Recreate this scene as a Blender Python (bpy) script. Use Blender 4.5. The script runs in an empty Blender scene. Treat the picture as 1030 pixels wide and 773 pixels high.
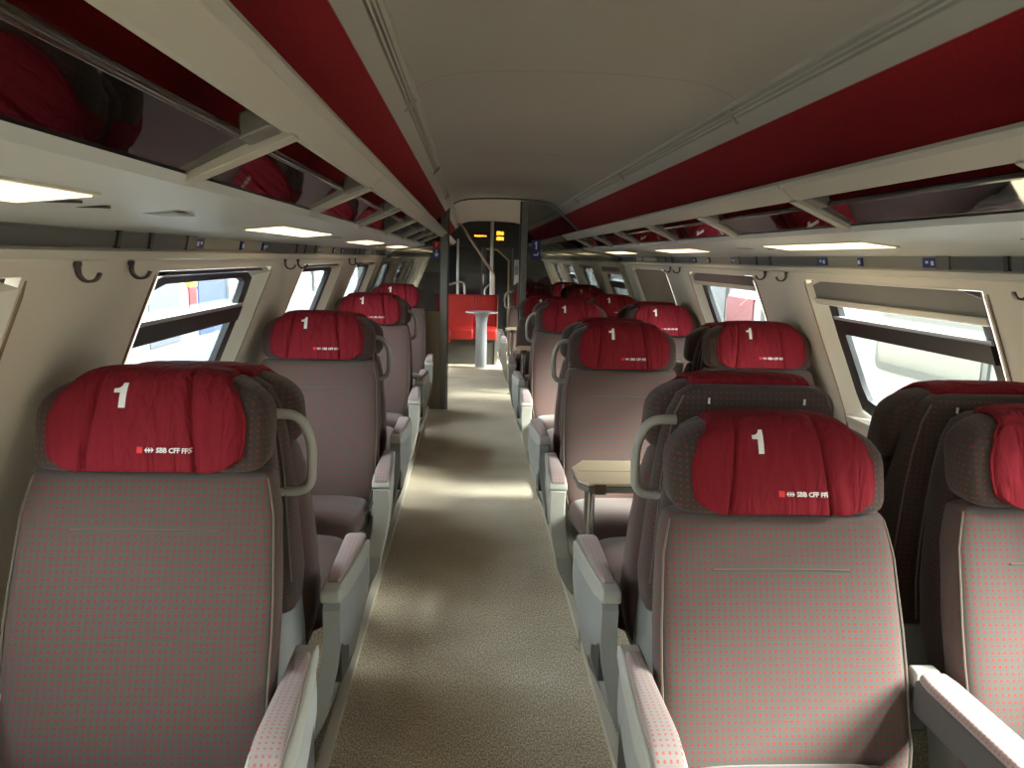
import bpy, bmesh, math, random
from mathutils import Vector, Matrix
random.seed(7)
S = bpy.context.scene
COL = S.collection
PI = math.pi

# ------------------------------------------------------------------ camera
F_PX, VPX, VPY, RHO, CX, CY = 790.0, 474.0, 259.0, 0.026, 515.0, 386.5
d = Vector((VPX-CX, VPY-CY, F_PX)).normalized()
r = Vector((math.cos(RHO), math.sin(RHO), 0)); r = (r - d*r.dot(d)).normalized()
dn = d.cross(r)
Rm = Matrix((r, d, -dn)).transposed()          # world -> image axes (x right, y down, z forward)
right, down, fwd = Rm[0], Rm[1], Rm[2]
cam = bpy.data.cameras.new('camera'); cam.sensor_width = 36; cam.lens = F_PX/1030*36
cam.clip_start = 0.02; cam.clip_end = 300
co = bpy.data.objects.new('camera', cam); COL.objects.link(co); S.camera = co
M4 = Matrix.Identity(4)
for i in range(3):
    M4[i][0] = right[i]; M4[i][1] = -down[i]; M4[i][2] = -fwd[i]
M4.translation = Vector((0, 0, 1.5)); co.matrix_world = M4

# ------------------------------------------------------------------ world, sun, exposure
S.view_settings.view_transform = 'Standard'; S.view_settings.look = 'None'
S.view_settings.gamma = 1; S.view_settings.use_curve_mapping = False
S.view_settings.exposure = 0.95
wd = bpy.data.worlds.new('sky'); S.world = wd; wd.use_nodes = True
bgn = wd.node_tree.nodes['Background']
bgn.inputs[0].default_value = (0.97, 0.98, 1.0, 1); bgn.inputs[1].default_value = 6.5
def sun(name, dirv, energy, angle, col):
    l = bpy.data.lights.new(name, 'SUN'); l.energy = energy; l.angle = math.radians(angle); l.color = col
    o = bpy.data.objects.new(name, l); COL.objects.link(o)
    o.rotation_euler = Vector(dirv).to_track_quat('-Z', 'Y').to_euler(); return o
sun('sun', (-0.70, 0.27, -0.56), 26.0, 32, (1.0, 0.93, 0.82))

# ------------------------------------------------------------------ materials
MATS = {}
def mat(name, col, rough=0.6, metal=0.0, spec=0.5, bump=0.0, bscale=80, noise=0.0, nscale=6):
    if name in MATS: return MATS[name]
    m = bpy.data.materials.new(name); m.use_nodes = True; nt = m.node_tree
    b = nt.nodes['Principled BSDF']
    b.inputs['Base Color'].default_value = (*col, 1); b.inputs['Roughness'].default_value = rough
    b.inputs['Metallic'].default_value = metal; b.inputs['Specular IOR Level'].default_value = spec
    tc = nt.nodes.new('ShaderNodeTexCoord')
    if noise:
        n = nt.nodes.new('ShaderNodeTexNoise'); n.inputs['Scale'].default_value = nscale; n.inputs['Detail'].default_value = 6
        nt.links.new(tc.outputs['Object'], n.inputs['Vector'])
        mx = nt.nodes.new('ShaderNodeMix'); mx.data_type = 'RGBA'
        mx.inputs[6].default_value = (*[c*(1-noise) for c in col], 1); mx.inputs[7].default_value = (*[min(1, c*(1+noise)) for c in col], 1)
        nt.links.new(n.outputs['Fac'], mx.inputs[0]); nt.links.new(mx.outputs[2], b.inputs['Base Color'])
    if bump:
        n = nt.nodes.new('ShaderNodeTexNoise'); n.inputs['Scale'].default_value = bscale; n.inputs['Detail'].default_value = 4
        nt.links.new(tc.outputs['Object'], n.inputs['Vector'])
        bp = nt.nodes.new('ShaderNodeBump'); bp.inputs['Strength'].default_value = bump; bp.inputs['Distance'].default_value = 0.01
        nt.links.new(n.outputs['Fac'], bp.inputs['Height']); nt.links.new(bp.outputs[0], b.inputs['Normal'])
    MATS[name] = m; return m
def nd(nt, op, a, b=None, c=None):
    n = nt.nodes.new('ShaderNodeMath'); n.operation = op
    for i, v in enumerate((a, b, c)):
        if v is None: continue
        if isinstance(v, (int, float)): n.inputs[i].default_value = v
        else: nt.links.new(v, n.inputs[i])
    return n.outputs[0]
def dotted(name, base, dot, pitch=0.0143, size=0.24, dark=0.82):
    m = mat(name, base, 0.9, spec=0.2); nt = m.node_tree; b = nt.nodes['Principled BSDF']
    b.inputs['Sheen Weight'].default_value = 0.15
    tc = nt.nodes.new('ShaderNodeTexCoord')
    s = nt.nodes.new('ShaderNodeSeparateXYZ'); nt.links.new(tc.outputs['Object'], s.inputs[0])
    n = nt.nodes.new('ShaderNodeSeparateXYZ'); nt.links.new(tc.outputs['Normal'], n.inputs[0])
    ax, ay, az = [nd(nt, 'ABSOLUTE', n.outputs[i]) for i in range(3)]
    side = nd(nt, 'MULTIPLY', nd(nt, 'GREATER_THAN', ax, nd(nt, 'MAXIMUM', ay, az)), 1.0)
    top = nd(nt, 'GREATER_THAN', az, nd(nt, 'MAXIMUM', ax, ay))
    u = nd(nt, 'ADD', nd(nt, 'MULTIPLY', s.outputs[1], side), nd(nt, 'MULTIPLY', s.outputs[0], nd(nt, 'SUBTRACT', 1.0, side)))
    v = nd(nt, 'ADD', nd(nt, 'MULTIPLY', s.outputs[1], top), nd(nt, 'MULTIPLY', s.outputs[2], nd(nt, 'SUBTRACT', 1.0, top)))
    def mask(w, p, sz):
        f = nd(nt, 'FRACT', nd(nt, 'MULTIPLY', w, 1/p)); return nd(nt, 'LESS_THAN', nd(nt, 'ABSOLUTE', nd(nt, 'SUBTRACT', f, 0.5)), sz)
    dm = nd(nt, 'MULTIPLY', mask(u, pitch, size), mask(v, pitch, size))
    fine = nd(nt, 'MULTIPLY', mask(u, pitch/5, 0.3), mask(v, pitch/5, 0.3))
    mx1 = nt.nodes.new('ShaderNodeMix'); mx1.data_type = 'RGBA'
    mx1.inputs[6].default_value = (*base, 1); mx1.inputs[7].default_value = (*[c*dark for c in base], 1)
    nt.links.new(fine, mx1.inputs[0])
    mx = nt.nodes.new('ShaderNodeMix'); mx.data_type = 'RGBA'
    nt.links.new(mx1.outputs[2], mx.inputs[6]); mx.inputs[7].default_value = (*dot, 1)
    nt.links.new(dm, mx.inputs[0]); nt.links.new(mx.outputs[2], b.inputs['Base Color'])
    return m
def emis(name, col, strength):
    m = bpy.data.materials.new(name); m.use_nodes = True; nt = m.node_tree; nt.nodes.clear()
    e = nt.nodes.new('ShaderNodeEmission'); e.inputs[0].default_value = (*col, 1); e.inputs[1].default_value = strength
    o = nt.nodes.new('ShaderNodeOutputMaterial'); nt.links.new(e.outputs[0], o.inputs[0]); MATS[name] = m; return m
def glass(name, tint, ior=1.5, rough=0.0):
    m = bpy.data.materials.new(name); m.use_nodes = True; nt = m.node_tree; nt.nodes.clear()
    t = nt.nodes.new('ShaderNodeBsdfTransparent'); t.inputs[0].default_value = (*tint, 1)
    g = nt.nodes.new('ShaderNodeBsdfGlossy'); g.inputs['Roughness'].default_value = rough
    lw = nt.nodes.new('ShaderNodeLayerWeight'); lw.inputs[0].default_value = 0.5
    r0 = ((ior-1)/(ior+1))**2; f = nt.nodes.new('ShaderNodeMath'); f.operation = 'MULTIPLY_ADD'
    pw = nt.nodes.new('ShaderNodeMath'); pw.operation = 'POWER'; nt.links.new(lw.outputs['Facing'], pw.inputs[0]); pw.inputs[1].default_value = 5
    nt.links.new(pw.outputs[0], f.inputs[0]); f.inputs[1].default_value = 1-r0; f.inputs[2].default_value = r0
    x = nt.nodes.new('ShaderNodeMixShader'); o = nt.nodes.new('ShaderNodeOutputMaterial')
    nt.links.new(f.outputs[0], x.inputs[0]); nt.links.new(t.outputs[0], x.inputs[1]); nt.links.new(g.outputs[0], x.inputs[2])
    nt.links.new(x.outputs[0], o.inputs[0]); MATS[name] = m; return m

FAB = dotted('seat_fabric', (0.098, 0.087, 0.077), (0.235, 0.034, 0.030), 0.0143, 0.205, 0.78)
FABD = dotted('seat_fabric_side', (0.062, 0.052, 0.045), (0.20, 0.034, 0.030), 0.0143, 0.18, 0.6)
PADM = dotted('armrest_fabric', (0.34, 0.295, 0.28), (0.46, 0.13, 0.12), 0.0125, 0.2)
PIPE = mat('piping_cord', (0.15, 0.115, 0.09), 0.8)
GREYP = mat('light_grey_plastic', (0.42, 0.41, 0.36), 0.45, noise=0.06)
SHELL = mat('side_panel_grey', (0.31, 0.315, 0.30), 0.5, noise=0.06)
DARKP = mat('dark_grey_plastic', (0.035, 0.035, 0.035), 0.5)
HANDM = mat('grey_handle_paint', (0.37, 0.36, 0.325), 0.35)
CHROME = mat('chrome', (0.75, 0.75, 0.74), 0.18, metal=1.0)
STEEL = mat('brushed_steel', (0.55, 0.54, 0.50), 0.35, metal=1.0)
WHITE = mat('white_print', (0.85, 0.83, 0.80), 0.7)
LRED = mat('red_print', (0.75, 0.03, 0.03), 0.7)
CREAM = mat('cream_wall_panel', (0.72, 0.66, 0.55), 0.55, noise=0.04, nscale=2)
CREAM2 = mat('cream_trim', (0.62, 0.58, 0.49), 0.45)
CEIL = mat('ceiling_panel', (0.32, 0.298, 0.262), 0.75, noise=0.05, nscale=1.5, bump=0.12, bscale=120)
VENT = mat('vent_rail_grey', (0.36, 0.345, 0.30), 0.5)
REDP = mat('red_fabric_panel', (0.235, 0.008, 0.012), 0.85, spec=0.2, noise=0.18, nscale=90)
CORN = mat('cornice_grey', (0.40, 0.37, 0.315), 0.5, noise=0.03, nscale=3)
RACKU = mat('rack_underside', (0.52, 0.53, 0.51), 0.38, noise=0.04, nscale=4)
STRIP = mat('anthracite_strip', (0.10, 0.10, 0.095), 0.5)
BLACK = mat('black_rubber', (0.012, 0.012, 0.013), 0.45)
BLUE = mat('blue_sign', (0.02, 0.035, 0.22), 0.4)
REDS = mat('red_sign', (0.50, 0.015, 0.015), 0.4)
TABLE = mat('beige_table_top', (0.72, 0.58, 0.40), 0.4, noise=0.05, nscale=10)
TEDGE = mat('table_edge_grey', (0.16, 0.16, 0.14), 0.5)
HOOKM = mat('dark_hook', (0.06, 0.045, 0.045), 0.35)
BLIND = mat('blind_fabric', (0.20, 0.19, 0.175), 0.7, noise=0.1, nscale=5)
BLIND2 = mat('brown_blind_fabric', (0.30, 0.25, 0.20), 0.8, noise=0.1, nscale=5)
ALU = mat('aluminium_frame', (0.62, 0.66, 0.70), 0.35, metal=0.4)
COUCH = mat('red_couch_vinyl', (0.36, 0.014, 0.010), 0.45, noise=0.12, nscale=6)
DKWALL = mat('dark_end_wall', (0.02, 0.022, 0.024), 0.3)
TAN = mat('tan_partition_panel', (0.36, 0.30, 0.21), 0.5, noise=0.08, nscale=3)
POST = mat('grey_post', (0.24, 0.235, 0.21), 0.4)
SILV = mat('silver_table', (0.42, 0.44, 0.46), 0.3, metal=0.3)
AMBER = emis('amber_display', (1.0, 0.42, 0.03), 1.6)
LAMP = emis('warm_lamp_diffuser', (1.0, 0.74, 0.40), 1.5)
WGLASS = glass('window_glass', (0.90, 0.96, 0.97), 1.45)
RGLASS = glass('smoked_rack_glass', (0.16, 0.12, 0.11), 2.3, 0.03)
PGLASS = glass('partition_glass', (0.42, 0.43, 0.42), 1.5)

def cover_material():
    m = mat('red_headrest_cloth', (0.20, 0.0125, 0.02), 0.85, spec=0.15); nt = m.node_tree; b = nt.nodes['Principled BSDF']
    tc = nt.nodes.new('ShaderNodeTexCoord'); mp = nt.nodes.new('ShaderNodeMapping')
    mp.inputs['Scale'].default_value = (28, 28, 3.5); nt.links.new(tc.outputs['Object'], mp.inputs[0])
    n = nt.nodes.new('ShaderNodeTexNoise'); n.inputs['Scale'].default_value = 1.0; n.inputs['Detail'].default_value = 2; n.inputs['Distortion'].default_value = 0.6
    nt.links.new(mp.outputs[0], n.inputs['Vector'])
    n2 = nt.nodes.new('ShaderNodeTexNoise'); n2.inputs['Scale'].default_value = 500; nt.links.new(tc.outputs['Object'], n2.inputs['Vector'])
    b1 = nt.nodes.new('ShaderNodeBump'); b1.inputs['Strength'].default_value = 0.9; b1.inputs['Distance'].default_value = 0.02
    b2 = nt.nodes.new('ShaderNodeBump'); b2.inputs['Strength'].default_value = 0.2; b2.inputs['Distance'].default_value = 0.002
    nt.links.new(n.outputs['Fac'], b1.inputs['Height']); nt.links.new(n2.outputs['Fac'], b2.inputs['Height'])
    nt.links.new(b2.outputs[0], b1.inputs['Normal']); nt.links.new(b1.outputs[0], b.inputs['Normal'])
    return m
COVER = cover_material()
def floor_material():
    m = mat('speckled_carpet', (0.30, 0.27, 0.21), 0.9, spec=0.2); nt = m.node_tree; b = nt.nodes['Principled BSDF']
    tc = nt.nodes.new('ShaderNodeTexCoord'); mp = nt.nodes.new('ShaderNodeMapping'); mp.inputs['Scale'].default_value = (1, 0.45, 1)
    nt.links.new(tc.outputs['Object'], mp.inputs[0])
    n = nt.nodes.new('ShaderNodeTexNoise'); n.inputs['Scale'].default_value = 220; n.inputs['Detail'].default_value = 3
    nt.links.new(mp.outputs[0], n.inputs['Vector'])
    cr = nt.nodes.new('ShaderNodeValToRGB'); nt.links.new(n.outputs['Fac'], cr.inputs[0])
    cr.color_ramp.elements[0].position = 0.42; cr.color_ramp.elements[0].color = (0.42, 0.355, 0.265, 1)
    cr.color_ramp.elements[1].position = 0.60; cr.color_ramp.elements[1].color = (0.88, 0.79, 0.64, 1)
    n2 = nt.nodes.new('ShaderNodeTexNoise'); n2.inputs['Scale'].default_value = 2.2; n2.inputs['Detail'].default_value = 4
    nt.links.new(tc.outputs['Object'], n2.inputs['Vector'])
    mx = nt.nodes.new('ShaderNodeMix'); mx.data_type = 'RGBA'; mx.blend_type = 'MULTIPLY'; mx.inputs[0].default_value = 1
    c2 = nt.nodes.new('ShaderNodeValToRGB'); nt.links.new(n2.outputs['Fac'], c2.inputs[0])
    c2.color_ramp.elements[0].position = 0.35; c2.color_ramp.elements[0].color = (0.80, 0.77, 0.72, 1)
    c2.color_ramp.elements[1].position = 0.65; c2.color_ramp.elements[1].color = (1, 1, 1, 1)
    nt.links.new(cr.outputs[0], mx.inputs[6]); nt.links.new(c2.outputs[0], mx.inputs[7]); nt.links.new(mx.outputs[2], b.inputs['Base Color'])
    bp = nt.nodes.new('ShaderNodeBump'); bp.inputs['Strength'].default_value = 0.4; bp.inputs['Distance'].default_value = 0.004
    nt.links.new(n.outputs['Fac'], bp.inputs['Height']); nt.links.new(bp.outputs[0], b.inputs['Normal'])
    return m
CARPET = floor_material()

# ------------------------------------------------------------------ mesh helpers
def link(name, verts, faces, m, parent=None, smooth=True, angle=40, loc=None, solid=None, subsurf=0, bevel=0):
    me = bpy.data.meshes.new(name); me.from_pydata([tuple(v) for v in verts], [], faces)
    bm = bmesh.new(); bm.from_mesh(me); bmesh.ops.remove_doubles(bm, verts=bm.verts, dist=1e-6)
    bmesh.ops.recalc_face_normals(bm, faces=bm.faces); bm.to_mesh(me); bm.free()
    me.materials.append(m)
    if smooth:
        me.polygons.foreach_set('use_smooth', [True]*len(me.polygons)); me.set_sharp_from_angle(angle=math.radians(angle))
    o = bpy.data.objects.new(name, me); COL.objects.link(o)
    if loc: o.location = loc
    if parent: o.parent = parent
    if bevel:
        md = o.modifiers.new('bevel', 'BEVEL'); md.width = bevel; md.segments = 3; md.limit_method = 'ANGLE'
    if solid:
        md = o.modifiers.new('solid', 'SOLIDIFY'); md.thickness = solid; md.offset = 0
    if subsurf:
        md = o.modifiers.new('sub', 'SUBSURF'); md.levels = subsurf; md.render_levels = subsurf
    return o
class MB:
    def __init__(s): s.v = []; s.f = []
    def add(s, v, f):
        k = len(s.v); s.v += [tuple(x) for x in v]; s.f += [tuple(i+k for i in q) for q in f]; return s
    def box(s, x0, x1, y0, y1, z0, z1):
        v = [(x, y, z) for x in (x0, x1) for y in (y0, y1) for z in (z0, z1)]
        return s.add(v, [(0, 1, 3, 2), (4, 6, 7, 5), (0, 4, 5, 1), (2, 3, 7, 6), (0, 2, 6, 4), (1, 5, 7, 3)])
    def rings(s, rings, closed=True, cap=True):
        n = len(rings[0]); v = [p for rg in rings for p in rg]; f = []
        for i in range(len(rings)-1):
            for j in range(n if closed else n-1):
                a, b = i*n+j, i*n+(j+1) % n; f.append((a, b, b+n, a+n))
        if cap and closed:
            f.append(tuple(range(n))[::-1]); f.append(tuple(range((len(rings)-1)*n, len(rings)*n)))
        return s.add(v, f)
    def prism(s, pts, y0, y1):                # closed profile (x,z) along y
        return s.rings([[(x, y0, z) for x, z in pts], [(x, y1, z) for x, z in pts]])
    def tube(s, path, rad, n=10, cap=True):
        path = [Vector(p) for p in path]; rings = []; up = None
        for i, p in enumerate(path):
            t = (path[min(i+1, len(path)-1)] - path[max(i-1, 0)]).normalized()
            if up is None: up = t.orthogonal().normalized()
            up = (up - t*up.dot(t)).normalized(); w = t.cross(up)
            rr = rad[i] if isinstance(rad, (list, tuple)) else rad
            rings.append([tuple(p + (up*math.cos(a) + w*math.sin(a))*rr) for a in [2*PI*k/n for k in range(n)]])
        return s.rings(rings, cap=cap)
    def disc(s, x, y, z0, z1, r0, r1, n=24):
        return s.rings([[(x+rr*math.cos(2*PI*k/n), y+rr*math.sin(2*PI*k/n), z) for k in range(n)] for z, rr in ((z0, r0), (z1, r1))])
    def lathe(s, x, y, prof, n=24):
        return s.rings([[(x+rr*math.cos(2*PI*k/n), y+rr*math.sin(2*PI*k/n), z) for k in range(n)] for rr, z in prof])
    def build(s, name, m, parent=None, **k): return link(name, s.v, s.f, m, parent, **k)
def rounded(path, rad, n=6):                  # round the corners of a polyline
    P = [Vector(p) for p in path]; out = [P[0]]
    for i in range(1, len(P)-1):
        a, b, c = P[i-1], P[i], P[i+1]; r_ = min(rad, (a-b).length*.49, (c-b).length*.49)
        p0 = b+(a-b).normalized()*r_; p1 = b+(c-b).normalized()*r_
        for k in range(n+1):
            t = k/n; out.append(p0*(1-t)**2 + b*2*t*(1-t) + p1*t*t)
    out.append(P[-1]); return out
def sup(n, w, t, e):                          # superellipse loop
    out = []
    for k in range(n):
        a = 2*PI*k/n; c, s_ = math.cos(a), math.sin(a)
        out.append((w*math.copysign(abs(c)**(2/e), c), t*math.copysign(abs(s_)**(2/e), s_)))
    return out
def empty(name, loc, label=None, cat=None, group=None, kind=None, rz=0):
    o = bpy.data.objects.new(name, None); COL.objects.link(o); o.location = loc; o.rotation_euler = (0, 0, rz)
    o.empty_display_size = .1
    return tag(o, label, cat, group, kind)
def tag(o, label=None, cat=None, group=None, kind=None):
    if label: o['label'] = label
    if cat: o['category'] = cat
    if group: o['group'] = group
    if kind: o['kind'] = kind
    return o
def struct(o): o['kind'] = 'structure'; return o
def copy_tree(o, parent=None):
    c = o.copy(); COL.objects.link(c)
    if parent is not None: c.parent = parent
    for ch in [x for x in COL.objects if x.parent == o]: copy_tree(ch, c)
    return c

# ------------------------------------------------------------------ coach dimensions
XC = 0.32
Y0, Y1 = -2.0, 16.5
PART = 7.72
BAY = 1.92
PAIRS = [1.94 + BAY*k for k in range(-1, 8)]
PROF = [(1.60, 1.20), (1.50, 1.19), (1.475, 1.172), (1.47, 1.17), (1.38, 1.208), (1.28, 1.25), (1.18, 1.29), (1.05, 1.346), (0.92, 1.40), (0.80, 1.445), (0.68, 1.47), (0.5, 1.482), (0.0, 1.485), (-0.05, 1.485)]
def half(z):
    for (za, ha), (zb, hb) in zip(PROF, PROF[1:]):
        if z >= zb: return ha+(hb-ha)*(za-z)/(za-zb)
    return PROF[-1][1]
WZ0, WZ1, WHW = 0.80, 1.44, 0.62
WINC = [2.87 + BAY*k for k in range(-2, 7)]

# floor
b = MB().box(XC-1.6, XC+1.6, Y0-.1, Y1, -0.06, 0.0); struct(b.build('floor', CARPET))
for i, (xa, xb) in enumerate(((-0.425, -0.395), (0.452, 0.482))):
    struct(MB().prism([(xa, 0.0), (xb, 0.0), (xb, 0.03), (xa, 0.03)], 0.3, PART-.02).build('trim_%d' % (i+1), CREAM2))
struct(MB().box(-0.30, 0.62, 9.84, 9.89, 0.0, 0.006).build('trim_3', CREAM2))

# side walls with window openings
def wall(side, name):
    zs = sorted(set([z for z, _ in PROF] + [WZ0, WZ1]), reverse=True)
    ys = [Y0]
    for c in WINC: ys += [c-WHW, c+WHW]
    ys.append(Y1)
    v = []; f = []
    for y in ys:
        for z in zs: v.append((XC+side*half(z), y, z))
    n = len(zs)
    for i in range(len(ys)-1):
        for j in range(n-1):
            if i % 2 == 1 and zs[j] <= WZ1+1e-6 and zs[j+1] >= WZ0-1e-6: continue
            f.append((i*n+j, i*n+j+1, (i+1)*n+j+1, (i+1)*n+j))
    o = link(name, v, f, CREAM, smooth=True, angle=30)
    # outer skin keeps daylight out everywhere but the windows
    md = o.modifiers.new('solid', 'SOLIDIFY'); md.thickness = 0.09; md.offset = 1 if False else -1
    return struct(o)
def wall_solid(side, name):
    zs = sorted(set([z for z, _ in PROF] + [WZ0, WZ1]), reverse=True); n = len(zs)
    ys = [Y0]
    for c in WINC: ys += [c-WHW, c+WHW]
    ys.append(Y1); mb = MB()
    lay = []
    for off in (0.0, 0.085):
        lay.append([[(XC+side*(half(z)+off), y, z) for z in zs] for y in ys])
    def hole(i, j): return i % 2 == 1 and zs[j] <= WZ1+1e-6 and zs[j+1] >= WZ0-1e-6
    v = [p for L in lay for row in L for p in row]; N = len(ys)*n; f = []
    idx = lambda l, i, j: l*N+i*n+j
    for l in (0, 1):
        for i in range(len(ys)-1):
            for j in range(n-1):
                if not hole(i, j): f.append((idx(l, i, j), idx(l, i, j+1), idx(l, i+1, j+1), idx(l, i+1, j)))
    jt = zs.index(WZ1); jb = zs.index(WZ0)
    for i in range(1, len(ys)-1, 2):
        for j in (jt, jb): f.append((idx(0, i, j), idx(0, i+1, j), idx(1, i+1, j), idx(1, i, j)))
        for ii in (i, i+1):
            for j in range(jt, jb): f.append((idx(0, ii, j), idx(0, ii, j+1), idx(1, ii, j+1), idx(1, ii, j)))
    mb.add(v, f); return struct(mb.build(name, CREAM, angle=30))
wall_solid(-1, 'wall_left'); wall_solid(1, 'wall_right')
# vertical joints beside each window panel
def wp(side, y, z, dd): return (XC+side*(half(z)+dd), y, z)
k_tr = 4
for side in (-1, 1):
    for c in WINC[:7]:
        for e in (-1, 1):
            y = c+e*(WHW+0.02); rings = []
            for z in [1.48-0.08*i for i in range(15)]:
                rings.append([wp(side, y-.004, z, .003), wp(side, y-.004, z, -.004), wp(side, y+.004, z, -.004), wp(side, y+.004, z, .003)])
            struct(MB().rings(rings).build('trim_%d' % k_tr, mat('bronze_joint', (0.22, 0.16, 0.11), 0.5))); k_tr += 1

def rrect(y0, y1, z0, z1, rad, n=6):
    pts = []
    for cy, cz, a0 in ((y1-rad, z1-rad, 0), (y0+rad, z1-rad, 90), (y0+rad, z0+rad, 180), (y1-rad, z0+rad, 270)):
        for k in range(n+1):
            a = math.radians(a0+90*k/n); pts.append((cy+rad*math.cos(a), cz+rad*math.sin(a)))
    return pts
def resample(p, m=56):
    # equal-angle resample of a closed loop around its centre keeps two loops in step
    cy = sum(q[0] for q in p)/len(p); cz = sum(q[1] for q in p)/len(p); out = []
    for k in range(m):
        a = 2*PI*k/m; dx, dz = math.cos(a), math.sin(a); best = None
        for i in range(len(p)):
            (ax, az), (bx, bz) = p[i], p[(i+1) % len(p)]
            ex, ez = bx-ax, bz-az; den = dx*ez-dz*ex
            if abs(den) < 1e-12: continue
            t = ((ax-cy)*ez-(az-cz)*ex)/den; s_ = ((ax-cy)*dz-(az-cz)*dx)/den
            if t > 0 and -1e-6 <= s_ <= 1+1e-6 and (best is None or t < best): best = t
        out.append((cy+dx*best, cz+dz*best))
    return out
def ring_band(side, loops, depths):
    rings = [[wp(side, y, z, dd) for y, z in L] for L, dd in zip(loops, depths)]
    return MB().rings(rings, cap=False)
wn = 1
def window(side, c, blind, opens=False):
    global wn
    e = struct(empty('window_%d' % wn, (0, 0, 0))); wn += 1
    A = resample(rrect(c-WHW, c+WHW, WZ0, WZ1, .004)); B = resample(rrect(c-WHW+.045, c+WHW-.045, WZ0+.035, WZ1-.02, .06))
    C_ = resample(rrect(c-WHW+.055, c+WHW-.055, WZ0+.045, WZ1-.025, .07)); D = resample(rrect(c-WHW+.125, c+WHW-.125, WZ0+.10, WZ1-.045, .06))
    ring_band(side, [A, B], [-.004, .055]).build('reveal', CREAM2, e)
    ring_band(side, [resample(rrect(c-WHW+.045, c+WHW-.045, WZ0+.035, WZ1-.02, .06)), C_], [.05, .05]).build('inner_frame', ALU, e)
    ring_band(side, [C_, C_, D, D], [.06, .045, .05, .075]).build('frame', BLACK, e)
    zz = [WZ0+.03+(WZ1-WZ0-.04)*i/8 for i in range(9)]
    MB().rings([[wp(side, c-WHW+.06, z, .064), wp(side, c+WHW-.06, z, .064), wp(side, c+WHW-.06, z, .068), wp(side, c-WHW+.06, z, .068)] for z in zz]).build('pane', WGLASS, e)
    def bar(z0, z1, d0, d1, nm, m):
        MB().rings([[wp(side, y, z0, d1), wp(side, y, z0, d0), wp(side, y, z1, d0), wp(side, y, z1, d1)] for y in (c-WHW+.085, c+WHW-.085)]).build(nm, m, e)
    if opens: bar(1.210, 1.270, .032, .062, 'crossbar', BLACK); bar(1.270, 1.285, .038, .062, 'vent_rail', ALU)
    # roller blind: cassette, cloth, pull bar
    zb = {0: 1.424, 1: 1.355, 2: 1.38, 3: 0.86}[blind]
    m = {0: BLACK, 1: BLIND, 2: mat('mauve_blind', (0.16, 0.13, 0.13), .7), 3: BLIND2}[blind]
    n_ = max(2, int((1.435-zb)/.06)+1); rings = []
    for i in range(n_+1):
        z = 1.438+(zb-1.438)*i/n_
        rings.append([wp(side, c-WHW+.03, z, .012), wp(side, c+WHW-.03, z, .012), wp(side, c+WHW-.03, z, .018), wp(side, c-WHW+.03, z, .018)])
    MB().rings(rings).build('blind', m, e)
    if blind:
        rings = []
        for y in (c-WHW+.02, c+WHW-.02):
            rings.append([wp(side, y, zb+.004, .0), wp(side, y, zb-.018, .002), wp(side, y, zb-.024, .024), wp(side, y, zb+.004, .026)])
        MB().rings(rings).build('pull_bar', CREAM2, e, bevel=.004)
    # sill
    if blind != 3:
        MB().rings([[wp(side, y, WZ0+.02, -.012), wp(side, y, WZ0-.012, -.012), wp(side, y, WZ0-.012, .05), wp(side, y, WZ0+.03, .05)] for y in (c-WHW, c+WHW)]).build('sill', CREAM2, e)
RB = {2: 1, 3: 2, 4: 3, 5: 2}
for i, c in enumerate(WINC):
    window(-1, c, 0, i in (1, 2, 6)); window(1, c, RB.get(i, 0), i in (1, 2, 5, 7))

# ceiling, vents, red side panels
def sym_profile_strip(pts, y0, y1, th, name, m, side=None, parent=None):
    """pts (half,z) open profile, mirrored on both sides unless side is given; closed with thickness th upward"""
    mb = MB()
    for s_ in ((-1, 1) if side is None else (side,)):
        P = [(XC+s_*h, z) for h, z in pts]; Q = [(XC+s_*(h+th*.3), z+th) for h, z in pts][::-1]
        mb.prism(P+Q, y0, y1)
    return mb.build(name, m, parent, angle=30)
cp = [(-.50, 2.004), (-.47, 2.022), (-.42, 2.042), (-.35, 2.056), (-.25, 2.064), (-.12, 2.069), (0, 2.07)]
cp = cp+[(-x, z) for x, z in cp[::-1][1:]]
mb = MB(); mb.prism([(XC+x, z) for x, z in cp]+[(XC+x, z+.05) for x, z in cp[::-1]], Y0, 12.7)
cl = struct(mb.build('ceiling', CEIL, angle=50))
nt = CEIL.node_tree; tc = nt.nodes.new('ShaderNodeTexCoord'); sp = nt.nodes.new('ShaderNodeSeparateXYZ'); nt.links.new(tc.outputs['Object'], sp.inputs[0])
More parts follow.
